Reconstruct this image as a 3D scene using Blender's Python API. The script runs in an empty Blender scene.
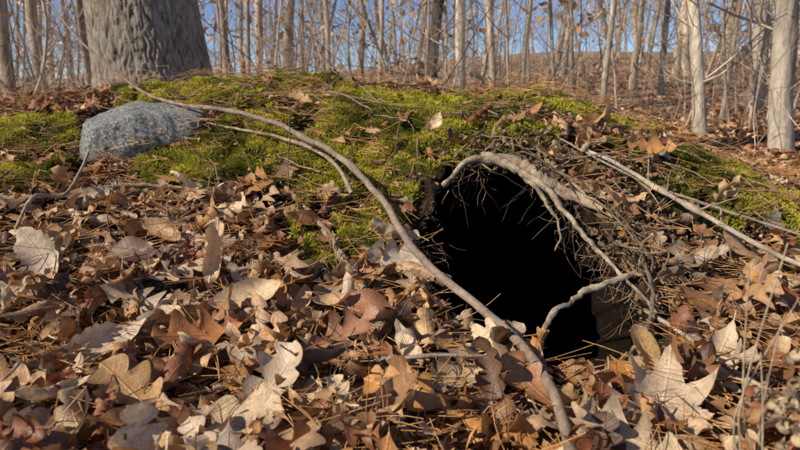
import bpy, math, numpy as np
from mathutils import Vector
rng=np.random.default_rng(7)
R=math.radians
# ---------------------------------------------------------------- noise
def _h(xi,yi,seed):
    M=np.uint64(0xffffffff)
    a=(xi.astype(np.int64)&0xffffffff).astype(np.uint64); b=(yi.astype(np.int64)&0xffffffff).astype(np.uint64)
    h=(a*np.uint64(374761393)+b*np.uint64(668265263)+np.uint64(seed*144269+17))&M
    h=((h^(h>>np.uint64(13)))*np.uint64(1274126177))&M
    h=(h^(h>>np.uint64(16)))
    return (h&np.uint64(0xffff)).astype(float)/65535.
def vn(x,y,seed=0):
    x=np.asarray(x,float);y=np.asarray(y,float)
    xi=np.floor(x);yi=np.floor(y);fx=x-xi;fy=y-yi
    fx=fx*fx*(3-2*fx);fy=fy*fy*(3-2*fy)
    a=_h(xi,yi,seed);b=_h(xi+1,yi,seed);c=_h(xi,yi+1,seed);d=_h(xi+1,yi+1,seed)
    return (a*(1-fx)+b*fx)*(1-fy)+(c*(1-fx)+d*fx)*fy
def fbm(x,y,oct=4,seed=0):
    s=0;a=.5;t=0
    for i in range(oct):
        s=s+a*vn(x*2**i+i*17.3,y*2**i-i*9.1,seed+i);t+=a;a*=.5
    return s/t
def cell(x,y,seed=0):
    x=np.asarray(x,float);y=np.asarray(y,float);xi=np.floor(x);yi=np.floor(y);d=np.full(x.shape,9.)
    for i in (-1,0,1):
        for j in (-1,0,1):
            cx=xi+i+_h(xi+i,yi+j,seed);cy=yi+j+_h(xi+i,yi+j,seed+1);d=np.minimum(d,np.hypot(cx-x,cy-y))
    return np.clip(d,0,1)
def sst(a,b,x):
    t=np.clip((x-a)/(b-a),0,1);return t*t*(3-2*t)
# ---------------------------------------------------------------- terrain
PY=[-30,0,.85,1.05,1.2,1.35,1.5,1.7,1.9,2.1,2.3,2.7,3.0,3.5,4.2,5.5,400]
PZ=[0,.04,.075,.07,.085,.12,.17,.24,.32,.42,.51,.635,.66,.52,.28,.0,.0]
HY=[-30,0,1.0,1.15,1.3,1.46,1.58,1.72,1.82,2.1,2.4,2.7,3.0,3.5,4.2,5.5,400]
HZ=[0,.03,.04,.045,.08,.17,.245,.335,.405,.475,.545,.60,.60,.48,.22,.0,.0]
FX=[-60,-6,-3,-1.2,-.6,.6,.8,1.0,1.15,1.3,1.8,2.6,4,60]
FF=[.1,.2,.75,.93,1.0,.98,.90,.78,.65,.54,.33,.15,.05,.0]
GY=[-200,4,8,15,25,40,80,200,500]
GZ=[0,0,.22,.85,1.8,3.1,5.6,9.,12.]
HOLE=np.array([(.128,1.79),(.165,1.83),(.238,1.835),(.30,1.80),(.365,1.81),(.40,1.74),(.475,1.64),(.515,1.55),(.545,1.44),(.55,1.33),(.52,1.24),(.48,1.17),(.40,1.15),(.31,1.18),(.25,1.23),(.18,1.28),(.115,1.35),(.088,1.45),(.055,1.53),(.07,1.62),(.10,1.68)])
def hole_sd(x,y):
    x=np.asarray(x,float);y=np.asarray(y,float)
    sh=x.shape; xx=x.ravel();yy=y.ravel()
    out=np.full(xx.shape,-1.0)
    m=(xx>-.3)&(xx<.95)&(yy>.9)&(yy<2.2)
    px=xx[m]+.055*(fbm(xx[m]*20,yy[m]*20,2,5)-.5);py=yy[m]+.08*(fbm(xx[m]*20,yy[m]*20,2,6)-.5)
    d=np.full(px.shape,9.);ins=np.zeros(px.shape,bool);n=len(HOLE)
    for i in range(n):
        ax,ay=HOLE[i];bx,by=HOLE[(i+1)%n]
        t=np.clip(((px-ax)*(bx-ax)+(py-ay)*(by-ay))/((bx-ax)**2+(by-ay)**2),0,1)
        d=np.minimum(d,np.hypot(px-ax-t*(bx-ax),py-ay-t*(by-ay)))
        c=((ay>py)!=(by>py))&(px<(bx-ax)*(py-ay)/(by-ay+1e-12)+ax)
        ins^=c
    out[m]=np.where(ins,d,-d)
    return out.reshape(sh)
MOSS=[(-.72,2.75,.55,.38),(-.56,2.08,.27,.22),(-.05,2.14,.50,.32),(.14,1.95,.22,.16),(-.12,1.72,.18,.21),(.42,2.62,.38,.18),(.72,2.3,.26,.22),(.95,1.87,.28,.25),(-1.42,2.3,.32,.18),(-1.22,2.0,.20,.14),(.0,2.55,.3,.15),(1.15,2.1,.2,.15)]
def moss(x,y):
    x=np.asarray(x,float);y=np.asarray(y,float)
    v=np.full(x.shape,-1.)
    for cx,cy,rx,ry in MOSS:
        v=np.maximum(v,1-((x-cx)/rx)**2-((y-cy)/ry)**2)
    n=fbm(x*6,y*6,4,31);h=fbm(x*9+4,y*9,3,37)
    return sst(.0,.22,v+1.9*(n-.475))*(v>-.6)*sst(.27,.38,h)
def H(x,y):
    x=np.asarray(x,float);y=np.asarray(y,float)
    w=sst(-.12,.12,x)
    m=(np.interp(y,PY,PZ)*(1-w)+np.interp(y,HY,HZ)*w)*np.interp(x,FX,FF)
    g=np.interp(y,GY,GZ)*(.42+.58*sst(-.3,.3,x/(np.abs(y)+2)))
    g=g+(.35*(fbm(x*.15,y*.15,3,3)-.5)+.0)*sst(5,12,np.hypot(x,y))
    z=m+g
    z=z+.07*(fbm(x*2.2,y*2.2,3,11)-.5)*sst(.8,2.,y)+.035*(fbm(x*9,y*9,3,12)-.5)
    near=sst(5,3.5,np.hypot(x,y-1.5))
    mm=moss(x,y)
    c=cell(x*11+.5*vn(x*20,y*20,8),y*11,45)
    z=z+near*mm*(.012+.038*(1-c**2)*(.4+vn(x*5,y*5,46))+.02*(fbm(x*30,y*30,2,41)-.5))
    return z
def Hn(x,y,e=.02):
    n=np.stack([-(H(x+e,y)-H(x-e,y))/(2*e),-(H(x,y+e)-H(x,y-e))/(2*e),np.ones_like(np.asarray(x,float))],-1)
    return n/np.linalg.norm(n,axis=-1,keepdims=True)
# ---------------------------------------------------------------- mesh helpers
def mk(name,V,Q=None,T=None,mat=None,attrs=None,smooth=True,parent=None):
    me=bpy.data.meshes.new(name)
    V=np.asarray(V,np.float32);nq=0 if Q is None else len(Q);nt=0 if T is None else len(T)
    me.vertices.add(len(V));me.vertices.foreach_set("co",V.ravel())
    li=[];st=[]
    if nq: li.append(np.asarray(Q,np.int32).ravel());st.append(np.arange(nq)*4)
    if nt: li.append(np.asarray(T,np.int32).ravel());st.append(nq*4+np.arange(nt)*3)
    li=np.concatenate(li);st=np.concatenate(st).astype(np.int32)
    me.loops.add(len(li));me.loops.foreach_set("vertex_index",li)
    me.polygons.add(len(st));me.polygons.foreach_set("loop_start",st)
    me.polygons.foreach_set("use_smooth",np.full(len(st),smooth))
    for k,a in (attrs or {}).items():
        a=np.asarray(a,np.float32)
        if a.ndim==1:
            at=me.attributes.new(k,'FLOAT','POINT');at.data.foreach_set("value",a)
        elif a.shape[1]==4:
            at=me.attributes.new(k,'FLOAT_COLOR','POINT');at.data.foreach_set("color",a.ravel())
        else:
            at=me.attributes.new(k,'FLOAT_VECTOR','POINT');at.data.foreach_set("vector",a.ravel())
    me.update(calc_edges=True)
    ob=bpy.data.objects.new(name,me);bpy.context.scene.collection.objects.link(ob)
    if mat: me.materials.append(mat)
    if parent: ob.parent=parent
    return ob
def empty(name,loc=(0,0,0)):
    e=bpy.data.objects.new(name,None);e.location=loc;e.empty_display_size=.1
    bpy.context.scene.collection.objects.link(e);return e
class TB:
    def __init__(s): s.V=[];s.Q=[];s.C=[];s.n=0
    def add(s,P,rad,k=6,col=(1,1,1),rough=0.):
        P=np.asarray(P,float);n=len(P);rad=np.broadcast_to(np.asarray(rad,float),(n,))
        T=np.gradient(P,axis=0);T/=np.linalg.norm(T,axis=1,keepdims=True)+1e-9
        ref=np.array([.3,.1,1.]) if abs(T[n//2,2])<.8 else np.array([1,.2,.1])
        A=np.cross(T,ref);A/=np.linalg.norm(A,axis=1,keepdims=True)+1e-9;B=np.cross(T,A)
        th=np.arange(k)*2*np.pi/k
        rr=rad[:,None]*np.ones((n,k))
        if rough: rr=rr*(1+rough*(rng.random((n,k))-.5)+rough*(rng.random((1,k))-.5))
        v=P[:,None]+rr[...,None]*(np.cos(th)[None,:,None]*A[:,None]+np.sin(th)[None,:,None]*B[:,None])
        i=np.arange((n-1)*k).reshape(n-1,k);j=np.roll(i,-1,axis=1)
        q=np.stack([i,j,j+k,i+k],-1).reshape(-1,4)+s.n
        s.V.append(v.reshape(-1,3));s.Q.append(q);s.n+=n*k
        c=np.ones((n*k,4));c[:,:3]=col;s.C.append(c)
    def make(s,name,mat,parent=None):
        return mk(name,np.concatenate(s.V),np.concatenate(s.Q),None,mat,{"col":np.concatenate(s.C)},True,parent)
def spline(P,n):
    P=np.asarray(P,float)
    d=np.r_[0,np.cumsum(np.linalg.norm(np.diff(P,axis=0),axis=1))]
    t=np.linspace(0,d[-1],n)
    out=[]
    for a in t:
        i=min(max(np.searchsorted(d,a)-1,0),len(P)-2);u=(a-d[i])/(d[i+1]-d[i]+1e-9)
        p0=P[max(i-1,0)];p1=P[i];p2=P[i+1];p3=P[min(i+2,len(P)-1)]
        out.append(.5*((2*p1)+(-p0+p2)*u+(2*p0-5*p1+4*p2-p3)*u*u+(-p0+3*p1-3*p2+p3)*u**3))
    return np.array(out)
# ---------------------------------------------------------------- material helpers
class NT:
    def __init__(s,name):
        s.m=bpy.data.materials.new(name);s.m.use_nodes=True;s.t=s.m.node_tree;s.t.nodes.clear()
        s.out=s.n('ShaderNodeOutputMaterial')
    def n(s,typ,**kw):
        nd=s.t.nodes.new(typ)
        for k,v in kw.items(): setattr(nd,k,v)
        return nd
    def l(s,a,b): s.t.links.new(a,b)
    def set(s,inp,v):
        if isinstance(v,bpy.types.NodeSocket): s.l(v,inp)
        else: inp.default_value=v
    def math(s,op,a,b=0.,c=0.,clamp=False):
        nd=s.n('ShaderNodeMath',operation=op,use_clamp=clamp)
        s.set(nd.inputs[0],a);s.set(nd.inputs[1],b);s.set(nd.inputs[2],c);return nd.outputs[0]
    def mix(s,f,a,b,bt='MIX'):
        nd=s.n('ShaderNodeMix',data_type='RGBA',blend_type=bt)
        s.set(nd.inputs[0],f)
        for i,v in ((6,a),(7,b)):
            if isinstance(v,tuple) and len(v)==3: v=(*v,1)
            s.set(nd.inputs[i],v)
        return nd.outputs[2]
    def attr(s,name,o='Color'):
        nd=s.n('ShaderNodeAttribute');nd.attribute_name=name;return nd.outputs[o]
    def obj(s,scale=(1,1,1)):
        tc=s.n('ShaderNodeTexCoord');mp=s.n('ShaderNodeMapping');s.l(tc.outputs['Object'],mp.inputs[0]);mp.inputs['Scale'].default_value=scale
        return mp.outputs[0]
    def noise(s,vec,sc,det=5,rough=.6,dist=0.):
        nd=s.n('ShaderNodeTexNoise');s.l(vec,nd.inputs['Vector']);nd.inputs['Scale'].default_value=sc;nd.inputs['Detail'].default_value=det
        nd.inputs['Roughness'].default_value=rough;nd.inputs['Distortion'].default_value=dist;return nd.outputs[0]
    def vor(s,vec,sc,feat='F1',o='Distance'):
        nd=s.n('ShaderNodeTexVoronoi',feature=feat);s.l(vec,nd.inputs['Vector']);nd.inputs['Scale'].default_value=sc;return nd.outputs[o]
    def ramp(s,f,stops):
        nd=s.n('ShaderNodeValToRGB');s.l(f,nd.inputs[0]);cr=nd.color_ramp
        while len(cr.elements)<len(stops): cr.elements.new(.5)
        for e,(p,c) in zip(cr.elements,stops): e.position=p;e.color=(*c,1)
        return nd.outputs[0]
    def mr(s,v,a,b,c=0.,d=1.):
        nd=s.n('ShaderNodeMapRange');s.l(v,nd.inputs[0])
        for i,x in enumerate((a,b,c,d)): nd.inputs[i+1].default_value=x
        return nd.outputs[0]
    def bump(s,h,st=.5,dist=.01):
        nd=s.n('ShaderNodeBump');s.l(h,nd.inputs['Height']);nd.inputs['Strength'].default_value=st;nd.inputs['Distance'].default_value=dist;return nd.outputs[0]
    def bsdf(s,col,rough=.8,normal=None,spec=.3,transl=0.):
        b=s.n('ShaderNodeBsdfPrincipled');s.set(b.inputs['Base Color'],col if not(isinstance(col,tuple) and len(col)==3) else (*col,1))
        s.set(b.inputs['Roughness'],rough);b.inputs['Specular IOR Level'].default_value=spec
        if normal: s.l(normal,b.inputs['Normal'])
        o=b.outputs[0]
        if transl:
            t=s.n('ShaderNodeBsdfTranslucent');s.set(t.inputs[0],col);mx=s.n('ShaderNodeMixShader');mx.inputs[0].default_value=transl
            s.l(o,mx.inputs[1]);s.l(t.outputs[0],mx.inputs[2]);o=mx.outputs[0]
        s.l(o,s.out.inputs[0]);return s.m
# ground
g=NT("forest_floor");v=g.obj()
n1=g.noise(v,45,8,.7);n3=g.noise(v,180,4,.7)
c1=g.ramp(n1,[(.3,(.022,.013,.008)),(.5,(.075,.045,.026)),(.7,(.17,.11,.07))])
vc=g.vor(v,11,o='Color')
sep=g.n('ShaderNodeSeparateColor');g.l(vc,sep.inputs[0])
lit=g.ramp(sep.outputs[0],[(0,(.20,.11,.065)),(.35,(.40,.25,.15)),(.7,(.54,.36,.23)),(1,(.62,.45,.30))])
far=g.attr("far",'Fac')
c=g.mix(g.math('MULTIPLY',far,.9),c1,lit)
mo=g.ramp(n3,[(.3,(.05,.055,.012)),(.6,(.19,.20,.028))])
c=g.mix(g.attr("moss",'Fac'),c,mo)
so=g.ramp(n1,[(.3,(.03,.019,.012)),(.55,(.14,.085,.048)),(.75,(.32,.21,.12))])
c=g.mix(g.attr("soil",'Fac'),c,so)
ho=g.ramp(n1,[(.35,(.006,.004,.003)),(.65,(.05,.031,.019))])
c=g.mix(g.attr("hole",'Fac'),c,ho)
M_ground=g.bsdf(c,.95,g.bump(g.math('ADD',n1,n3),.9,.02),.1)
def leafmat(name,transl=.22,veins=True):
    g=NT(name);v=g.obj();col=g.attr("col")
    n1=g.noise(v,55,3,.6);n2=g.noise(v,300,2,.6)
    sh=g.mr(n1,.3,.72,.66,1.24);sh=g.math('MULTIPLY',sh,g.mr(n2,.3,.7,.82,1.14))
    cc=g.n('ShaderNodeVectorMath',operation='SCALE');g.l(col,cc.inputs[0]);g.l(sh,cc.inputs['Scale'])
    c=cc.outputs[0];nrm=None
    sp=g.mr(n1,.60,.67,0,.5);c=g.mix(sp,c,(.14,.07,.033))
    if veins:
        lv=g.n('ShaderNodeSeparateXYZ');g.l(g.attr("luv",'Vector'),lv.inputs[0])
        ax=g.math('ABSOLUTE',lv.outputs[0])
        mid=g.mr(ax,.004,.014,1,0)
        q=g.math('SUBTRACT',lv.outputs[1],g.math('MULTIPLY',ax,.75))
        q=g.math('ADD',q,g.math('MULTIPLY',g.noise(g.attr("luv",'Vector'),6,2),.05))
        s=g.math('PINGPONG',q,.055);vein=g.mr(s,.0,.005,1,0)
        vm=g.math('MAXIMUM',mid,g.math('MULTIPLY',vein,.55))
        c2=g.n('ShaderNodeVectorMath',operation='SCALE');g.l(c,c2.inputs[0]);c2.inputs['Scale'].default_value=1.3
        c=g.mix(g.math('MULTIPLY',vm,.5),c,c2.outputs[0])
        h=g.math('ADD',vm,g.math('MULTIPLY',n2,.9))
        nrm=g.bump(h,.6,.0018)
    return g.bsdf(c,.5,nrm,.5,transl)
M_leaf=leafmat("dry_leaf",.16);M_leaf_far=leafmat("dry_leaf_far",.0,False)
g=NT("moss");M_moss=g.bsdf(g.attr("col"),.8,None,.15,.3)
def woodmat(name,sc=(1,1,1),rough=.8,lo=.55,hi=1.3,bs=120,bd=.003):
    g=NT(name);v=g.obj(sc);col=g.attr("col");n1=g.noise(v,bs*.2,4,.65);n2=g.noise(v,bs,4,.7)
    sh=g.math('MULTIPLY',g.mr(n1,.3,.7,lo,hi),g.mr(n2,.3,.7,.7,1.25))
    cc=g.n('ShaderNodeVectorMath',operation='SCALE');g.l(col,cc.inputs[0]);g.l(sh,cc.inputs['Scale'])
    return g.bsdf(cc.outputs[0],rough,g.bump(n2,.7,bd),.25)
M_twig=woodmat("twig_bark");M_root=woodmat("root_bark",bs=160,lo=.25,hi=1.5,bd=.008)
M_tree=woodmat("tree_bark",(1,1,.25),.9,.4,1.45,26,.03)
g=NT("oak_bark");v=g.obj((1,1,.30));n2=g.noise(v,38,8,.78,.5);n3=g.noise(g.obj(),4,5,.6)
rd=g.attr("ridge",'Fac')
c=g.ramp(g.math('ADD',g.math('MULTIPLY',rd,.40),g.math('MULTIPLY',n2,1.0)),[(.45,(.09,.065,.046)),(.70,(.36,.275,.20)),(1.0,(.70,.58,.45))])
c=g.mix(g.mr(n3,.48,.66,0,.35),c,(.48,.44,.36))
M_oak=g.bsdf(c,.9,g.bump(n2,1.,.03),.2)
g=NT("granite");v=g.obj();n1=g.noise(v,110,4,.85);n2=g.noise(v,14,5,.6);n4=g.noise(v,26,7,.75)
c=g.ramp(n1,[(.36,(.08,.078,.075)),(.48,(.32,.31,.29)),(.60,(.70,.67,.61))])
c=g.mix(g.mr(n2,.5,.66,0,.5),c,(.24,.235,.18))
c=g.mix(g.mr(n4,.58,.66,0,.65),c,(.56,.55,.46))
M_rock=g.bsdf(c,.88,g.bump(g.math('ADD',n1,g.math('MULTIPLY',n4,3.)),.9,.012),.25)
# ---------------------------------------------------------------- ground sheet
def axis(a,b,step,lo,hi,gr=1.09):
    c=list(np.arange(a,b,step));s=step;x=c[-1]
    while x<hi: s=min(s*gr,12);x+=s;c.append(x)
    s=step;x=c[0];l=[]
    while x>lo: s=min(s*gr,12);x-=s;l.append(x)
    return np.array(l[::-1]+c)
xs=axis(-1.9,1.9,.009,-160,160);ys=axis(.6,3.6,.009,-12,260)
X,Y=np.meshgrid(xs,ys);Z=H(X,Y)
sd=hole_sd(X,Y)
def soilm(X,Y):
    s=np.exp(-((X-.64)/.14)**2-((Y-1.5)/.20)**2)+.8*np.exp(-((X-.45)/.22)**2-((Y-1.90)/.07)**2)+.4*np.exp(-((X-.75)/.10)**2-((Y-1.66)/.07)**2)
    return np.clip(s*1.5*(.6+.8*fbm(X*12,Y*12,3,77)),0,1)*(sst(4,3,Y))
soil=soilm(X,Y)
rim=np.exp(-(sd/.05)**2)*(sd>-.9)
soil=np.clip(soil+.7*rim*(X>.3),0,1)
Z=Z+soil*.08*(fbm(X*40,Y*40,3,55)-.4)+.02*rim*(X>.38)
dp=sst(0,.028,sd)*(1+.15*(vn(X*9,Y*9,8)-.5))
front=sst(1.78,1.3,Y)
Y2=Y+dp*1.25;Z2=Z-dp*(.16+.42*front);X2=X+dp*.05+dp*.9*(X-.30)
m=moss(X,Y)*sst(5,3.8,np.hypot(X,Y-1.5))
ny,nx=X.shape;ii=np.arange(ny*nx).reshape(ny,nx)
Q=np.stack([ii[:-1,:-1],ii[:-1,1:],ii[1:,1:],ii[1:,:-1]],-1).reshape(-1,4)
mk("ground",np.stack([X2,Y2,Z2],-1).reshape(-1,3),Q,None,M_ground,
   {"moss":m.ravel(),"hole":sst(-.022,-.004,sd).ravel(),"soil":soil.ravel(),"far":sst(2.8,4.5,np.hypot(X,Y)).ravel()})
# ---------------------------------------------------------------- leaves
def env(t,pk):
    tt=np.clip(t,0,1)**(math.log(.5)/math.log(pk));return np.sin(np.pi*tt)
def tri(x): return 1-np.abs(2*(x-np.floor(x))-1)
def leaf_tpl(kind,nt,ns,r):
    t=np.r_[np.linspace(-.2,-.01,3),np.linspace(0,1,nt)]
    s=np.linspace(-1,1,ns+1)
    S,Tt=np.meshgrid(s,t)
    W=np.zeros_like(S);sweep=0
    for side in (0,1):
        ph=r.uniform(-.1,.1);tc=np.clip(t,0,1);tw=tc+.03*np.sin(tc*9+r.uniform(0,6))
        if kind=='white':
            n=4;lob=np.abs(np.sin(np.pi*(n*tw+ph)))**.75
            w=.27*env(tc,.6)**.6*(.28+.72*lob*(.75+.5*vn(tc*4+side*9,tc*0+r.uniform(0,99),2)));sweep=.25
        elif kind=='red':
            n=3.6;a=tri(n*tw+ph+.2);b=tri(n*3*tw+ph)
            w=.38*env(tc,.5)**.62*(.16+.84*a**1.25*(.8+.4*r.random())+.18*b*a);sweep=.32
        elif kind=='beech':
            w=.23*env(tc,.47)**.85*(1+.05*tri(16*tc));sweep=.04
        else:
            w=.25*env(tc,.6)**.75*(.82+.24*np.abs(np.sin(np.pi*7*tw)));sweep=.12
        w=np.where(t<0,.007,np.maximum(w,.006))
        col=(s<=0) if side==0 else (s>0)
        W[:,col]=w[:,None]
    x=S*W;y=Tt+sweep*np.abs(x)*(Tt>0)
    n,k=x.shape;i=np.arange(n*k).reshape(n,k)
    q=np.stack([i[:-1,:-1],i[:-1,1:],i[1:,1:],i[1:,:-1]],-1).reshape(-1,4)
    return x.ravel(),y.ravel(),S.ravel(),q
def maple_tpl(nr,r):
    th=np.linspace(-np.pi,np.pi,73)[:-1]
    lob=0
    for c,a,wd in ((0,1,.20),(.95,.85,.2),(-.95,.85,.2),(1.95,.5,.22),(-1.95,.5,.22)):
        d=np.abs((th-c+np.pi)%(2*np.pi)-np.pi);lob=np.maximum(lob,a*np.exp(-(d/wd)**1.1/1.6))
    rr=.18+.42*lob+.03*tri(th*6);rr*=np.where(np.abs(th)>2.8,.6,1)
    rad=np.linspace(0.02,1,nr);x=(rad[:,None]*rr*np.sin(th)).ravel();y=(rad[:,None]*rr*np.cos(th)).ravel()+.38
    S=(rad[:,None]*np.ones(72)).ravel()
    i=np.arange(nr*72).reshape(nr,72);j=np.roll(i,-1,1)
    q=np.stack([i[:-1],j[:-1],j[1:],i[1:]],-1).reshape(-1,4)
    return x,y,S,q
def set_tpl(nt,ns,nr,cnt):
    d={}
    for k in ('white','red','beech','chest'): d[k]=[leaf_tpl(k,nt,ns,rng) for _ in range(cnt)]
    d['maple']=[maple_tpl(nr,rng)];return d
TN=set_tpl(44,8,7,5);TM=set_tpl(26,4,4,4)
PAL=np.array([(.84,.58,.34),(.74,.53,.34),(.68,.41,.22),(.58,.30,.13),(.44,.205,.085),(.40,.145,.06),(.68,.31,.09),(.17,.085,.045),(.50,.36,.24),(.78,.48,.23)])
PW=np.array([.15,.09,.13,.14,.12,.08,.11,.07,.03,.08]);PW/=PW.sum()
class LB:
    def __init__(s): s.V=[];s.Q=[];s.C=[];s.U=[];s.n=0
    def add(s,tpl,pos,nrm,yaw,L,kx,ky,rip,col,tilt=0,tdir=0,twist=0):
        x,y,S,q=tpl
        kx=kx if abs(kx)>.05 else .05;ky=ky if abs(ky)>.05 else .05
        w=rng.uniform(0,6,3)
        zr=rip*(np.abs(S)**1.5*np.sin(y*rng.uniform(7,15)+w[0]+np.sign(x)*w[1])+.5*np.sin(y*6+w[2]))
        kk=kx*(1+2.*np.abs(x))
        x1=np.sin(kk*x)/kk;z1=(1-np.cos(kk*x))/kk+zr
        th=ky*(y-.45);y1=np.sin(th)/ky-z1*np.sin(th);z2=(1-np.cos(th))/ky+z1*np.cos(th)
        a=twist*y1;x2=x1*np.cos(a)-z2*np.sin(a);z3=x1*np.sin(a)+z2*np.cos(a)
        P=np.stack([x2,y1,z3],-1)*L
        nrm=np.asarray(nrm,float);nrm=nrm+math.tan(min(tilt,1.35))*np.array([math.cos(tdir),math.sin(tdir),0]);nrm/=np.linalg.norm(nrm)
        f=np.array([-math.sin(yaw),math.cos(yaw),0]);f=f-nrm*f.dot(nrm);f/=np.linalg.norm(f);r=np.cross(f,nrm)
        W=P[:,0:1]*r+P[:,1:2]*f+P[:,2:3]*nrm+np.asarray(pos)
        s.V.append(W);s.Q.append(q+s.n);s.n+=len(x)
        c=np.ones((len(x),4));cc=np.asarray(col)
        ed=(.85+.15*np.cos(S*2))[:,None]
        c[:,:3]=cc*ed;s.C.append(c);s.U.append(np.stack([x,y,np.full(len(x),w[0]*3)],-1))
    def make(s,name,mat):
        return mk(name,np.concatenate(s.V),np.concatenate(s.Q),None,mat,{"col":np.concatenate(s.C),"luv":np.concatenate(s.U)})
kinds=['white','red','beech','chest','maple'];KW=[.34,.28,.18,.14,.06]
lb=LB()
hero=[('white',.03,.97,.06,.185,1.2,1.5,-.8,.45,-1.6,(.72,.34,.09)),
('red',-.38,1.14,.065,.18,1.9,1.6,1.2,.5,-1.4,(.54,.20,.065)),
('chest',-.86,1.45,.06,.18,.5,1.8,1.0,.7,-1.3,(.76,.56,.37)),
('beech',-.32,1.28,.07,.17,1.9,3.0,1.2,.6,-1.7,(.80,.56,.32)),
('chest',-.44,1.42,.08,.17,.1,6.0,.6,1.1,-1.4,(.76,.50,.27)),
('maple',.46,1.0,.055,.22,-.4,1.6,.8,.4,-1.5,(.78,.56,.36)),
('white',.01,1.47,.05,.17,1.1,2.2,1.0,.7,-1.5,(.68,.52,.38)),
('chest',.48,1.12,.06,.14,.2,5.0,1.4,1.1,-1.6,(.74,.46,.21)),
('beech',-.24,1.64,.05,.13,1.6,3,.9,.6,-1.4,(.46,.20,.08)),
('red',.74,1.83,.06,.15,1.3,2,1.0,.6,-1.6,(.66,.31,.10)),
('red',-.12,1.17,.05,.17,-.9,2,1.2,.5,-1.6,(.48,.22,.11)),
('beech',-.07,1.27,.06,.15,1.3,2.5,-.9,.5,-1.6,(.44,.19,.08)),
('chest',-.55,1.12,.06,.18,2.4,3.5,1.0,.6,-1.2,(.74,.54,.35)),
('beech',-.60,1.55,.06,.13,.8,3.2,.8,.7,-1.6,(.54,.31,.14)),
('white',.24,1.00,.06,.16,.6,2.0,1.0,.4,-1.7,(.50,.22,.09)),
('white',.12,1.08,.05,.16,2.2,2.0,1.0,.4,-1.5,(.72,.50,.28)),
('chest',.64,1.16,.06,.16,2.6,3.,.9,.6,-1.8,(.74,.54,.34)),
('white',-.66,.98,.06,.18,1.5,2.0,1.0,.5,-1.5,(.60,.31,.11)),
('red',.36,.86,.05,.17,1.0,1.8,.8,.5,-1.5,(.70,.50,.30)),
('white',-.22,.94,.055,.18,-.5,2.4,1.2,.4,-1.5,(.72,.52,.33)),
('white',-.42,.93,.05,.19,.9,2.0,1.0,.4,-1.5,(.62,.34,.13)),
('maple',.1,2.4,.04,.13,.8,2.6,.8,.3,-1.5,(.54,.29,.12)),
('white',-.35,2.3,.05,.12,.8,2.6,.8,.3,-1.5,(.60,.34,.15)),
('chest',.3,2.35,.05,.12,1.9,2.6,.8,.5,-1.5,(.64,.42,.24)),
('white',-.9,1.15,.05,.18,.7,2.0,1.0,.5,-1.3,(.56,.28,.11)),
]
HXY=np.array([(h[1],h[2]) for h in hero])
def scatter(n,x0,x1,y0,y1,tpls,lift,tiltmax,Lr=(.075,.15),mossfac=.85,fan=True,dark=1.):
    ycand=rng.uniform(y0,y1,n);xc=rng.uniform(x0,x1,n)
    if fan:
        hw=.74*ycand+.15;xc=np.where(np.abs(xc)>hw,rng.uniform(-1,1,n)*hw,xc)
    mm=moss(xc,ycand)
    for ox,oy in ((.04,0),(-.04,0),(0,-.04),(0,.04)): mm=np.maximum(mm,.93*moss(xc+ox,ycand+oy))
    sdv=hole_sd(xc,ycand)
    ok=(sdv<-.045)|((sdv<-.018)&(ycand<1.25))
    ok&=rng.random(n)>mm*mossfac
    ok&=~((np.abs(xc+.88)<.27)&(np.abs(ycand-2.2)<.18))
    ok&=rng.random(n)>soilm(xc,ycand)*.9
    ok&=np.hypot(xc+1.39,ycand-3.7)>.4
    dens=fbm(xc*4,ycand*4,2,63);ok&=rng.random(n)<.35+1.3*dens
    xc=xc[ok];ycand=ycand[ok];hz=H(xc,ycand);nn=Hn(xc,ycand,.04)
    for x,y,z,nv in zip(xc,ycand,hz,nn):
        k=rng.choice(kinds,p=KW);tp=tpls[k][rng.integers(len(tpls[k]))]
        L=rng.uniform(*Lr)*(.85 if k=='beech' else 1)
        lf=rng.random()**1.3*lift
        tl=abs(rng.normal(0,.48))*tiltmax
        if y<1: tl*=.8
        if np.hypot(HXY[:,0]-x,HXY[:,1]-y).min()<.06: lf*=.3;tl*=.4
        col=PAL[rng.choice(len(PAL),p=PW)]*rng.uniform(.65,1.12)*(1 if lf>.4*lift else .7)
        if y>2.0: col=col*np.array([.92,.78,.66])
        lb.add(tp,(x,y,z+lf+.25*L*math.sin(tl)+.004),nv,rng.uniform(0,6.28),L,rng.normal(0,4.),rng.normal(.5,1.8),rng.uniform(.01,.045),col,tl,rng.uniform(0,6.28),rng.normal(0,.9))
scatter(1450,-1.1,1.1,.62,1.45,TN,.065,1.15,(.08,.165))
scatter(2000,-1.7,1.7,1.4,2.1,TM,.045,1.1,(.055,.14),.94)
scatter(1550,-2.3,2.3,2.0,3.4,TM,.03,.9,(.045,.11),.94)
for k,x,y,lf,L,yaw,kx,ky,tl,td,col in hero:
    tp=TN[k][rng.integers(len(TN[k]))]
    lb.add(tp,(x,y,float(H(x,y))+lf+.01),Hn(np.array([x]),np.array([y]),.05)[0],yaw,L,kx,ky,.03,col,tl,td,.5)
lb.make("leaf_litter",M_leaf)
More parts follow.
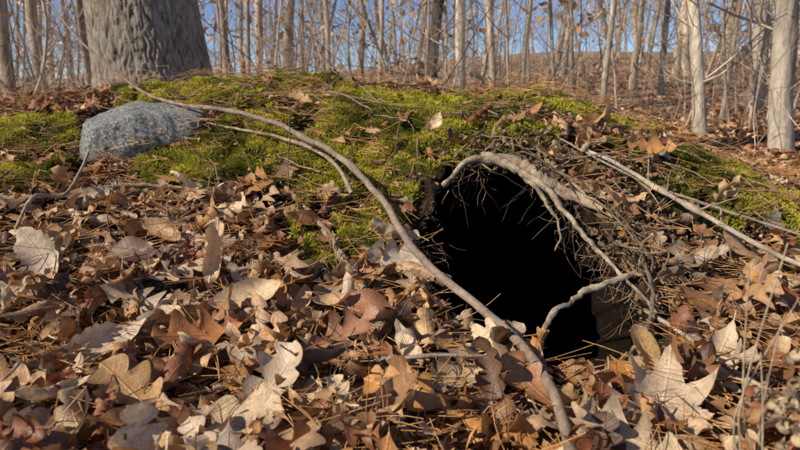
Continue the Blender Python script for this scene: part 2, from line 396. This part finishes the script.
def frags(n,x0,x1,y0,y1,s0,s1,lift,name,colf=1.,far=False,ym=.75):
    if far: y=np.exp(rng.uniform(np.log(y0),np.log(y1),n));x=rng.uniform(-1,1,n)*(y*.8+.5)
    else: y=rng.uniform(y0,y1,n);x=rng.uniform(-1,1,n)*np.minimum(.74*y+.15,x1)
    ok=(hole_sd(x,y)<-.005)&(rng.random(n)>ym*moss(x,y))
    x=x[ok];y=y[ok];n=len(x);z=H(x,y)+rng.random(n)*lift+.002
    nrm=np.array([0,0,1.])+rng.normal(0,.45,(n,3));nrm/=np.linalg.norm(nrm,axis=1,keepdims=True)
    f=rng.normal(size=(n,3));f-=nrm*(f*nrm).sum(1,keepdims=True);f/=np.linalg.norm(f,axis=1,keepdims=True);r=np.cross(f,nrm)
    L=rng.uniform(s0,s1,n)[:,None]*.5;W=L*rng.uniform(.35,.75,(n,1));fo=L*rng.uniform(-.1,.6,(n,1))
    j=lambda:rng.uniform(.75,1.2,(n,1))
    c=np.stack([x,y,z],-1)
    V=np.stack([c-f*L*j(),c-f*L*.3*j()+r*W*j()+nrm*fo,c+f*L*.5*j()+r*W*.8*j()+nrm*fo,c+f*L*j()+nrm*fo*.4,c+f*L*.4-r*W*j()+nrm*fo,c-f*L*.4*j()-r*W*.9*j()+nrm*fo],1)
    b=np.arange(n)[:,None]*6
    Q=np.concatenate([b+np.array([[0,1,2,3]]),b+np.array([[0,3,4,5]])])
    col=np.ones((n,6,4));col[:,:,:3]=(PAL[rng.choice(len(PAL),p=PW,size=n)]*rng.uniform(.6,1.1,(n,1))*colf)[:,None]
    mk(name,V.reshape(-1,3),Q,None,M_leaf_far,{"col":col.reshape(-1,4)},False)
frags(30000,-2,2,.6,3.3,.006,.03,.016,"leaf_crumbs",np.array([.62,.5,.42]),ym=.85)
frags(34000,0,0,3.2,30,.06,.12,.03,"woodland_leaf_carpet",np.array([.95,.86,.80]),True)
# ---------------------------------------------------------------- moss tufts
n=540000
x=rng.uniform(-1.9,1.45,n);y=rng.uniform(1.45,3.15,n);mv=moss(x,y);ok=(rng.random(n)<mv*1.1)&(mv>.2)&(hole_sd(x,y)<.0)
x=x[ok];y=y[ok];n=len(x);z=H(x,y)
nv=Hn(x,y,.01);d=nv+rng.normal(0,.5,(n,3));d/=np.linalg.norm(d,axis=1,keepdims=True)
h=rng.uniform(.006,.016,n)[:,None];w=rng.uniform(.0013,.0028,n)[:,None]
s=rng.normal(size=(n,3));s-=d*(s*d).sum(1,keepdims=True);s/=np.linalg.norm(s,axis=1,keepdims=True)
c=np.stack([x,y,z-.002],-1)
V=np.stack([c-s*w,c+s*w,c+d*h],1).reshape(-1,3)
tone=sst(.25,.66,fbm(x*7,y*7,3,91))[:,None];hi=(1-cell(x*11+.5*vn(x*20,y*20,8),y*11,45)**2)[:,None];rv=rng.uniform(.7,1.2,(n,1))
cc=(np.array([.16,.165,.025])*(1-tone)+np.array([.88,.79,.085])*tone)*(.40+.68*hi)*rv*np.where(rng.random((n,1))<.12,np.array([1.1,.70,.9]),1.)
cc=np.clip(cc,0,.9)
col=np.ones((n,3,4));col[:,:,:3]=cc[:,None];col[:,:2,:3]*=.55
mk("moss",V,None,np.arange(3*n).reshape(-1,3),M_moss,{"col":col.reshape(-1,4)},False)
print("moss",n)
# ---------------------------------------------------------------- pine needles
tb=TB()
n=6800
y=rng.uniform(.75,3.1,n);x=rng.uniform(-1,1,n)*(.72*y);cl=fbm(x*3,y*3,2,66)
ok=(rng.random(n)<sst(.35,.65,cl)+.25)&(hole_sd(x,y)<-.02)&(rng.random(n)>.45*moss(x,y));x=x[ok];y=y[ok];z=H(x,y)
for a,b,c in zip(x,y,z):
    yaw=rng.uniform(0,6.28);L=rng.uniform(.06,.12);k=rng.integers(1,4);base=np.array([a,b,c+rng.uniform(.012,.08)])
    cl_=np.array([.70,.37,.14])*rng.uniform(.6,1.25)
    for _ in range(k):
        yy=yaw+rng.normal(0,.15);dz=rng.normal(0,.2);dr=np.array([math.cos(yy),math.sin(yy),dz])
        pr=np.array([-math.sin(yy),math.cos(yy),0])*rng.normal(0,.1)+np.array([0,0,rng.normal(0,.08)])
        t=np.linspace(0,1,4)[:,None];P=base+dr*L*t+pr*L*t*t
        P[:,2]=np.maximum(P[:,2],c-.02);tb.add(P,.0008,3,cl_)
tb.make("pine_needle_litter",M_twig)
# ---------------------------------------------------------------- twig litter
tb=TB()
for i in range(500):
    y=rng.uniform(.8,3.3);x=rng.uniform(-1,1)*.75*y
    if rng.random()<.08: x=rng.uniform(.2,.8);y=rng.uniform(1.7,2.3)
    if hole_sd(np.array([x]),np.array([y]))[0]>-.04: continue
    yaw=rng.uniform(0,6.28);L=rng.uniform(.06,.36);r0=rng.uniform(.001,.004)
    P=np.zeros((9,3));P[0]=(x,y,0);d=yaw
    for k in range(1,9):
        d+=rng.normal(0,.18);P[k]=P[k-1]+np.array([math.cos(d),math.sin(d),0])*L/8
    if hole_sd(P[:,0],P[:,1]).max()>-.01: continue
    P[:,2]=H(P[:,0],P[:,1])*.5+np.linspace(H(*P[0,:2]),H(*P[-1,:2]),9)*.5+rng.uniform(.012,.05)
    cl=np.array([.32,.21,.13])*rng.uniform(.4,1.5)
    tb.add(P,np.linspace(r0,r0*.4,9),5,cl)
    if rng.random()<.5:
        k=rng.integers(3,7);d2=d+rng.choice([-.8,.8]);Pb=P[k]+np.outer(np.linspace(0,L*.35,5),[math.cos(d2),math.sin(d2),rng.uniform(0,.5)])
        tb.add(Pb,np.linspace(r0*.6,r0*.3,5),4,cl)
tb.make("twig_litter",M_twig)
# ---------------------------------------------------------------- named sticks
def stick(name,P,r,n=40,k=10,col=(.2,.15,.11),mat=None,knots=4,side=None,wob=.003):
    tb=TB();Q=spline(P,n);Q+=np.cumsum(rng.normal(0,wob*.35,Q.shape),0)*np.sin(np.linspace(0,np.pi,n))[:,None]
    rr=np.interp(np.linspace(0,1,n),np.linspace(0,1,len(r)),r)
    for _ in range(knots):
        c=rng.uniform(0,n);rr=rr*(1+.3*np.exp(-((np.arange(n)-c)/1.0)**2))
    tb.add(Q,rr,k,col,.10)
    for f,dr,L,rs in side or []:
        i=int(f*(n-1));t=np.linspace(0,1,8)[:,None];B=Q[i]+np.array(dr)*L*t+rng.normal(0,.004,(8,3))*t
        tb.add(B,np.linspace(rs,rs*.35,8),6,col)
    return tb.make(name,mat or M_twig)
stick("fallen_branch",[(-1.56,2.9,1.02),(-1.25,2.6,.79),(-.945,2.4,.62),(-.70,2.2,.585),(-.424,2.05,.548),(-.207,1.85,.468),(-.054,1.65,.364),(.048,1.45,.25),(.153,1.3,.185),(.236,1.15,.143),(.262,1.0,.125),(.255,.86,.115),(.24,.72,.085)],
  [.003,.004,.005,.0055,.006,.0075,.0085,.009,.0095,.0095,.0095,.009],130,12,(.30,.21,.15),knots=10,wob=.0045,side=[(.2,(-.4,.2,.8),.3,.002),(.33,(.5,.3,.6),.22,.002)])
stick("fallen_stick",[(-.42,1.98,.38),(-.303,1.8,.32),(-.20,1.63,.27),(-.138,1.5,.225),(-.08,1.37,.18),(-.03,1.22,.128)],[.006,.009,.010,.011,.010],50,10,(.38,.26,.16),knots=5)
stick("fallen_stick",[(-.75,2.25,.53),(-.60,2.15,.505),(-.32,2.0,.46),(-.195,1.85,.41),(-.137,1.75,.34)],[.004,.005,.006,.006],40,8,(.38,.28,.19))
stick("fallen_stick",[(.56,1.9,.45),(.63,1.8,.42),(.765,1.6,.325),(.845,1.5,.27),(.935,1.42,.225),(1.05,1.3,.2)],[.005,.006,.0065,.005],40,9,(.46,.36,.26),side=[(.5,(.7,.1,.2),.2,.003)])
stick("fallen_stick",[(.5,1.95,.48),(.66,1.75,.39),(.85,1.66,.32),(1.1,1.5,.245)],[.003,.004,.003],30,6,(.34,.27,.2))
stick("fallen_stick",[(.55,1.35,.14),(.60,1.2,.12),(.63,1.1,.105),(.68,.95,.10)],[.004,.005,.005],24,7,(.44,.34,.25))
stick("fallen_stick",[(-.95,1.9,.44),(-.93,1.72,.35),(-.955,1.6,.36),(-.98,1.55,.28)],[.004,.005,.004],24,7,(.36,.27,.18))
stick("fallen_stick",[(-.1,1.1,.12),(.05,1.07,.14),(.2,1.1,.13)],[.003,.004,.003],20,6,(.40,.31,.22))
stick("fallen_stick",[(-1.1,1.75,.32),(-.8,1.85,.35),(-.55,1.8,.34)],[.005,.006,.004],24,7,(.26,.19,.13))
stick("fallen_stick",[(-.6,2.4,.61),(-.3,2.35,.62),(.0,2.25,.57),(.2,2.3,.57)],[.003,.004,.003],24,6,(.26,.19,.13),side=[(.4,(.5,0,.5),.2,.002)])
stick("fallen_stick",[(.25,2.2,.54),(.45,2.05,.51),(.62,2.0,.47),(.85,2.0,.38)],[.004,.005,.004],24,6,(.3,.23,.17),side=[(.4,(.5,-.3,.3),.2,.002)])
# ---------------------------------------------------------------- roots around the burrow
O=np.array([.35,1.7,.38])
root=empty("exposed_tree_roots",tuple(O))
def rootp(name,P,r,n=40,k=10,col=(.30,.235,.175),wob=.008,tb0=None):
    tb=tb0 or TB();Q=spline(P,n);Q+=np.cumsum(rng.normal(0,wob*.3,Q.shape),0)*np.sin(np.linspace(0,np.pi,n))[:,None]
    rr=np.interp(np.linspace(0,1,n),np.linspace(0,1,len(r)),r)*(1+.3*(rng.random(n)-.5))
    tb.add(Q-O,rr,k,col,.4)
    if tb0: return
    o=tb.make(name,M_root);o.parent=root;return o
rootp("main_root",[(.10,1.80,.33),(.144,1.77,.378),(.19,1.78,.425),(.27,1.77,.43),(.335,1.70,.395),(.40,1.62,.345),(.45,1.55,.275),(.49,1.47,.225),(.55,1.36,.165),(.60,1.3,.10)],[.006,.010,.013,.013,.011,.008,.007,.006,.005,.004],70,12,(.46,.34,.23))
rootp("thick_root",[(.24,1.83,.44),(.33,1.79,.435),(.41,1.74,.40),(.475,1.68,.36),(.54,1.62,.315)],[.008,.019,.023,.021,.008],44,14,(.40,.29,.19))
rootp("hooked_root",[(.31,1.27,.085),(.312,1.28,.108),(.337,1.33,.142),(.41,1.37,.170),(.492,1.39,.190),(.56,1.42,.20)],[.003,.007,.006,.008,.007,.009],36,10,(.46,.36,.25))
rootp("side_root",[(.34,1.75,.40),(.385,1.64,.35),(.42,1.60,.28),(.40,1.56,.22)],[.006,.006,.004,.002],30,8,(.40,.30,.2))
rootp("lower_root",[(.59,1.48,.24),(.565,1.32,.17),(.50,1.22,.10),(.40,1.14,.075)],[.004,.005,.004,.003],30,8,(.24,.165,.11))
tb=TB()
for i in range(36):
    path=np.array([(.13,1.83,.39),(.25,1.86,.43),(.38,1.84,.43),(.47,1.72,.375),(.55,1.6,.31),(.60,1.48,.235),(.61,1.36,.155)])
    a=rng.uniform(0,5);b=min(a+rng.uniform(.5,2.0),6)
    ts=np.linspace(a,b,5);P=np.stack([np.interp(ts,range(7),path[:,j]) for j in range(3)],1)+rng.normal(0,.016,(5,3))+rng.normal(0,.010,3)
    if rng.random()<.45: P[-1]+= np.array([-.05,-.05,-.05])*rng.uniform(.3,1.2)
    r=rng.uniform(.001,.0040)
    rootp("",P,[r,r*.9,r*.4],16,5,np.array([.36,.25,.155])*rng.uniform(.35,1.3),.006,tb)
o=tb.make("root_tangle",M_root);o.parent=root
tb=TB()
for i in range(260):
    u=rng.random()
    if u<.45:
        a=rng.uniform(.13,.44)
        if vn(np.array([a*28]),np.array([3.]),4)[0]<.42: continue
        s=np.array([a,1.80+rng.uniform(-.05,.08),.395-(max(a-.38,0))*.6+rng.uniform(-.03,.02)]);L=.015+.19*rng.random()**2
    elif u<.9:
        q=rng.random();s=np.array([.42+.14*q,1.70-.34*q,.34-.19*q])+rng.normal(0,.015,3);L=.02+.15*rng.random()**2
    else:
        s=np.array([.09+rng.normal(0,.015),rng.uniform(1.4,1.75),0]);s[2]=.14+(s[1]-1.4)*.6;L=.05
    P=[s];d=np.array([rng.normal(-.1,.4),-.1+rng.normal(0,.3),-.9])
    for k in range(7): d=d+rng.normal(0,.45,3)*[1,1,.6];P.append(P[-1]+d/np.linalg.norm(d)*L/7)
    tb.add(np.array(P)-O,np.linspace(1,.3,8)*rng.uniform(.0005,.0018),4,np.array([.34,.22,.14])*rng.uniform(.4,1.4))
o=tb.make("rootlets",M_root);o.parent=root
def clods(name,pts,rs,mat,colr,n=7,st=(1,1,1)):
    V=[];Q=[];C=[];b=0
    th=np.linspace(0,np.pi,n);ph=np.linspace(0,2*np.pi,2*n,endpoint=False);T_,P_=np.meshgrid(th,ph,indexing='ij')
    d=np.stack([np.sin(T_)*np.cos(P_),np.sin(T_)*np.sin(P_),np.cos(T_)],-1)
    i=np.arange(n*2*n).reshape(n,2*n);j=np.roll(i,-1,1);q0=np.stack([i[:-1],i[1:],j[1:],j[:-1]],-1).reshape(-1,4)
    for (p,r) in zip(pts,rs):
        k=rng.uniform(0,99);f=1+.7*(vn(d[...,0]*2+k,d[...,1]*2+d[...,2]*2+k,3)-.5)
        v=d*f[...,None]*r*rng.uniform(.6,1.2,3)*np.array(st)
        A=np.linalg.qr(rng.normal(size=(3,3)))[0];v=v@A.T+p
        V.append(v.reshape(-1,3));Q.append(q0+b);b+=n*2*n
        c=np.ones((n*2*n,4));c[:,:3]=np.array(colr)*rng.uniform(.5,1.4);C.append(c)
    return mk(name,np.concatenate(V),np.concatenate(Q),None,mat,{"col":np.concatenate(C)})
k=2000;px=np.r_[.61+rng.normal(0,.09,k),.45+rng.normal(0,.13,600)];py=np.r_[1.5+rng.normal(0,.14,k),1.89+rng.normal(0,.045,600)];ok=hole_sd(px,py)<-.0;px=px[ok];py=py[ok]
clods("soil_clods",np.stack([px,py,H(px,py)+.016],-1),rng.uniform(.002,.010,len(px))*rng.uniform(.5,1.2,len(px)),M_root,(.28,.18,.10),5)
k=260;px=np.r_[.60+rng.normal(0,.08,k),.42+rng.normal(0,.13,160)];py=np.r_[1.52+rng.normal(0,.13,k),1.89+rng.normal(0,.05,160)];ok=hole_sd(px,py)<-.01;px=px[ok];py=py[ok]
clods("rotten_wood_chips",np.stack([px,py,H(px,py)+.022],-1),rng.uniform(.006,.016,len(px)),M_root,(.30,.19,.11),6,(1.7,.5,.22))
# ---------------------------------------------------------------- rock
nr=120;th=np.linspace(0,np.pi,nr);ph=np.linspace(0,2*np.pi,2*nr,endpoint=False);T_,P_=np.meshgrid(th,ph,indexing='ij')
D=np.stack([np.sin(T_)*np.cos(P_),np.sin(T_)*np.sin(P_),np.cos(T_)],-1)
pl=[((0,0,1),.066),((.12,0,.99),.069),((-.25,-.2,.9),.078),((0,0,-1),.10),((1,-.2,.25),.205),((.8,-.7,.1),.19),((.9,.5,0),.2),((-1,-.25,.15),.215),((-.75,-.7,.35),.185),((.1,-1,.12),.150),((.3,-1,-.5),.16),((0,1,.2),.16),((-.8,.6,.2),.2),((.5,-.6,.75),.118),((-.55,.1,.85),.13)]
rinv=np.zeros(D.shape[:2]);pw=22
for nvv,dd in pl:
    nvv=np.array(nvv,float);nvv/=np.linalg.norm(nvv);rinv+=np.clip(D@nvv/dd,0,None)**pw
r_=rinv**(-1/pw)
ns=fbm(D[...,0]*3+5+D[...,2],D[...,1]*3+3-D[...,2]*.7,4,21)-.5;n5=fbm(D[...,0]*14+D[...,2]*9,D[...,1]*14+D[...,2]*10,4,22)-.5
V=D*(r_*(1+.18*ns+.08*n5))[...,None]
i=np.arange(nr*2*nr).reshape(nr,2*nr);j=np.roll(i,-1,1)
rk=mk("granite_rock",V.reshape(-1,3),np.stack([i[:-1],i[1:],j[1:],j[:-1]],-1).reshape(-1,4),None,M_rock)
rk.location=(-.885,2.2,.505);rk.rotation_euler=(R(7),R(1),R(-6))
# ---------------------------------------------------------------- big oak trunk (left)
oak=empty("oak_tree",(-1.42,3.75,.42))
na,nz=340,520;th=np.linspace(0,2*np.pi,na,endpoint=False)+np.pi/2;zz=np.r_[np.linspace(-.2,2.4,nz-40),np.linspace(2.45,9,40)]
TT,ZZ=np.meshgrid(th,zz);a=(TT-np.pi/2)
flare=.30+.11*np.exp(-np.clip(ZZ+.1,0,9)/.16)+.04*np.exp(-np.clip(ZZ,0,9)/.6)-.012*np.clip(ZZ,0,9)
flare=flare+.05*np.exp(-np.clip(ZZ+.1,0,9)/.14)*np.cos(a*4+1)
wx=a*16+3.5*(fbm(a*8,ZZ*9,3,5)-.5)
cl_=cell(wx*1.3,ZZ*11+1.5*vn(a*14,ZZ*7,3),9);pl_=fbm(wx*5,ZZ*38,3,15)
ridge=np.clip(1.2-cl_**1.5-.5*pl_,0,1)
rad=flare+.014*(ridge-.6)+.02*(vn(a*1.2,ZZ*1.1,14)-.5)
lean=-.10
V=np.stack([np.cos(TT)*rad+lean*np.clip(ZZ,0,9)*.75,np.sin(TT)*rad,ZZ],-1)
i=np.arange(na*nz).reshape(nz,na);j=np.roll(i,-1,1)
mk("trunk",V.reshape(-1,3),np.stack([i[:-1],j[:-1],j[1:],i[1:]],-1).reshape(-1,4),None,M_oak,{"ridge":ridge.ravel()},parent=oak)
# ---------------------------------------------------------------- bare trees
tips=[]
def grow(tb,p,d,L,r,lev,col,k,seg=7,wob=.12,up=.08):
    P=[np.array(p,float)];d=np.array(d,float);d/=np.linalg.norm(d)
    for _ in range(seg):
        d=d+rng.normal(0,wob,3)+np.array([0,0,up]);d/=np.linalg.norm(d);P.append(P[-1]+d*L/seg)
    P=np.array(P);tb.add(P,np.linspace(r,r*.35,seg+1),k,col)
    if lev>0:
        for _ in range(rng.integers(3,6)):
            i=rng.integers(1,seg+1);az=rng.uniform(0,6.28);dd=P[i]-P[i-1];dd=dd/np.linalg.norm(dd)+.9*np.array([math.cos(az),math.sin(az),rng.uniform(-.2,.6)])
            grow(tb,P[i],dd,L*rng.uniform(.4,.65),r*.42,lev-1,col,max(3,k-1),5,wob*1.3,up)
    else: tips.append(P[-1])
def tree(tb,x,y,r,h,col,lean=(0,0),nb=10,lev=1,k=8,low=.8,bend=0.,bl=(.8,2.2),br=(.1,.3)):
    z0=float(H(x,y))-.1;n=26;t=np.linspace(0,1,n);s=t**.9*h
    w1,w2=rng.uniform(0,6,2);am=.014*h
    P=np.stack([x+lean[0]*s+bend*np.sin(t*5)+am*np.sin(t*9+w1)*t*2+rng.normal(0,r*.12,n),y+lean[1]*s+am*np.sin(t*6+w2)*t*2,z0+s],-1)
    rr=r*(1-.75*t)*(1+.25*np.exp(-s/.15))*(1+.1*(rng.random(n)-.5));tb.add(P,rr,k,col,.12)
    for _ in range(nb):
        hh=low+(h-low)*rng.random()**1.9*.9;i=min(int(np.searchsorted(s,hh)),n-1);az=rng.uniform(0,6.28)
        grow(tb,P[i],(math.cos(az),math.sin(az),rng.uniform(.1,.8)),rng.uniform(*bl),r*rng.uniform(*br),lev,col,4)
def ux(u,y): return (u-400)/622*y/1.026
named=[(8,7,.07,0,(.36,.27,.19)),(42,11,.10,.02,(.42,.32,.23)),(246,7.5,.03,.03,(.48,.36,.25)),(285,13,.1,0,(.42,.33,.24)),(330,10,.045,-.05,(.54,.42,.30)),(377,9,.035,.05,(.48,.37,.27)),
(430,10,.09,.0,(.16,.12,.09)),(462,9,.07,-.01,(.62,.51,.38)),(495,8,.05,-.06,(.56,.45,.33)),(556,9.5,.03,.06,(.42,.32,.23)),(603,7.5,.035,-.02,(.62,.51,.38)),(632,13,.07,0,(.5,.40,.29)),
(662,12,.06,.04,(.44,.34,.24)),(706,6.6,.065,-.14,(.68,.56,.41)),(757,9.5,.11,.0,(.48,.39,.29)),(789,5.6,.095,-.005,(.54,.44,.33)),(522,12,.045,.03,(.48,.38,.28)),(575,11,.04,-.06,(.32,.25,.19)),(725,8,.03,.08,(.34,.26,.19)),(90,9,.05,.02,(.42,.32,.23)),(232,10,.06,-.03,(.42,.32,.23))]
for u,y,r,ln,col in named:
    tb=TB();tree(tb,ux(u,y),y,r,rng.uniform(9,14),col,(ln,rng.normal(0,.01)),17,2,10,.5,rng.normal(0,.12),(.6,1.9),(.08,.22))
    tb.make("bare_tree",M_tree)
tips.clear()
tb=TB()
for i in range(160):
    y=rng.uniform(13,60);x=rng.uniform(-1,1)*.72*y
    cl=np.array([.56,.43,.31])*rng.uniform(.4,1.25)
    tree(tb,x,y,.03+.12*rng.random()**2.,rng.uniform(8,15),cl,(rng.normal(0,.07),0),8,1,5,.6,rng.normal(0,.25),(1.,3.))
for i in range(60):
    y=rng.uniform(6,15);x=rng.uniform(-1,1)*.72*y
    cl=np.array([.54,.41,.30])*rng.uniform(.5,1.2)
    tree(tb,x,y,rng.uniform(.010,.024),rng.uniform(3,6),cl,(rng.normal(0,.16),0),9,1,5,.4,rng.normal(0,.2),(.5,1.4),(.2,.4))
tb.make("distant_woodland",M_tree)
tt=np.array(tips)
n=16000;c=tt[rng.integers(len(tt),size=n)];keep=(vn(c[:,0]*.12+3,c[:,1]*.12,71)+.25*(c[:,0]>0)>.62)&(c[:,1]>12);c=c[keep]
c=c+rng.normal(0,.35,c.shape);n=len(c);a=rng.normal(size=(n,3))*.05;b=rng.normal(size=(n,3))*.04
V=np.stack([c-a,c+b,c+a,c-b],1).reshape(-1,3);col=np.ones((n,4,4));col[:,:,:3]=(np.array([.66,.36,.15])*rng.uniform(.6,1.2,(n,1)))[:,None]
mk("distant_oak_foliage",V,np.arange(4*n).reshape(-1,4),None,M_leaf_far,{"col":col.reshape(-1,4)},False)
tb=TB()
def brush(n,y0,y1,h0,h1,r0,sub):
    for i in range(n):
        y=math.exp(rng.uniform(math.log(y0),math.log(y1)));x=rng.uniform(-1,1)*(.74*y+.3)
        if x>.15*y and rng.random()<.45: continue
        if y<4.6 and rng.random()<.5: continue
        if abs(x+1.39)<.55 and y<4.6: continue
        cl=np.array([.60,.42,.29])*rng.uniform(.4,1.25)
        az=rng.uniform(0,6.28);ln=rng.uniform(0,.8)
        grow(tb,(x,y,float(H(x,y))-.02),(math.cos(az)*ln,math.sin(az)*ln,1),rng.uniform(h0,h1),r0*rng.uniform(.6,1.4),sub,cl,4,8,.12,.0)
brush(290,4.0,9,.6,2.0,.0042,1)
brush(340,8,20,.7,2.2,.006,1)
brush(360,18,40,.9,2.6,.011,1)
tb.make("bare_underbrush",M_tree)
# thin live sprouts on the mound
for P in ([(-.33,1.85,.27),(-.335,1.86,.38),(-.325,1.85,.5),(-.33,1.87,.60)],[(-.02,1.95,.36),(-.01,1.94,.46),(.0,1.95,.53)],[(.98,2.2,.26),(1.0,2.2,.4),(1.03,2.2,.55),(1.0,2.2,.7)],[(-.75,1.6,.2),(-.77,1.6,.3),(-.74,1.6,.4)],[(.25,2.3,.5),(.27,2.3,.62),(.26,2.3,.78)],[(-.5,2.9,.58),(-.46,2.88,.8),(-.5,2.85,1.1)],[(.5,2.7,.5),(.47,2.7,.75),(.52,2.7,1.1)],[(-.15,2.8,.6),(-.1,2.8,.8),(-.16,2.8,1.1)],[(-1.3,2.3,.4),(-1.4,2.3,.7),(-1.3,2.3,1.0)],[(-1.5,2.6,.4),(-1.35,2.6,.8),(-1.5,2.6,1.1)]):
    stick("sapling_sprout",P,[.0024,.0018,.001],20,5,(.28,.16,.10),knots=2,side=[(.5,(.4,.1,.6),.09,.001),(.7,(-.5,.1,.5),.07,.001)])
# dry weed close to the camera on the right
wd=empty("dried_weed",(.40,.62,.1))
tb=TB()
for i in range(5):
    b=np.array([rng.normal(0,.01),rng.normal(0,.01),-.05]);tb.add(spline([b,b+[.01,.0,.12],b+[rng.normal(.0,.015),0,.22],b+[rng.normal(.0,.02),0,.30+.03*i]],14),np.linspace(.0016,.0008,14),5,(.50,.37,.23))
o=tb.make("stems",M_twig);o.parent=wd
l2=LB()
for i in range(34):
    l2.add(TM['beech'][0],(rng.normal(0.02,.014),rng.normal(0,.015),rng.uniform(.02,.26)),(rng.normal(0,.8),-1,.2),rng.uniform(0,6.28),rng.uniform(.03,.055),9,6,.05,np.array((.74,.52,.30))*rng.uniform(.5,1.1),0,0,2.)
o=l2.make("curled_leaves",M_leaf);o.parent=wd
# ---------------------------------------------------------------- light, sky, camera
S=Vector((-.74,-.34,.60)).normalized()
sl=bpy.data.lights.new("sun",'SUN');sl.energy=5.0;sl.angle=R(.53);sl.color=(1,.93,.80)
so=bpy.data.objects.new("sun",sl);so.rotation_euler=S.to_track_quat('Z','Y').to_euler();bpy.context.scene.collection.objects.link(so)
w=bpy.data.worlds.new("World");bpy.context.scene.world=w;w.use_nodes=True;nt=w.node_tree
sk=nt.nodes.new('ShaderNodeTexSky');sk.sky_type='NISHITA';sk.sun_disc=False;sk.sun_elevation=math.asin(S.z);sk.sun_rotation=math.atan2(S.x,S.y)
sk.dust_density=0.;sk.ozone_density=4.0;sk.air_density=.7;sk.altitude=1200
bg=nt.nodes['Background'];nt.links.new(sk.outputs[0],bg.inputs[0]);bg.inputs[1].default_value=.12
cd=bpy.data.cameras.new("camera");cam=bpy.data.objects.new("camera",cd);bpy.context.scene.collection.objects.link(cam)
cam.location=(0,0,.62);cam.rotation_euler=(R(78),0,0);cd.lens=28;cd.sensor_width=36;cd.clip_start=.02;cd.clip_end=1000
cd.dof.use_dof=True;cd.dof.focus_distance=1.6;cd.dof.aperture_fstop=6.5
bpy.context.scene.camera=cam
bpy.context.scene.view_settings.view_transform='Standard'
print("done")
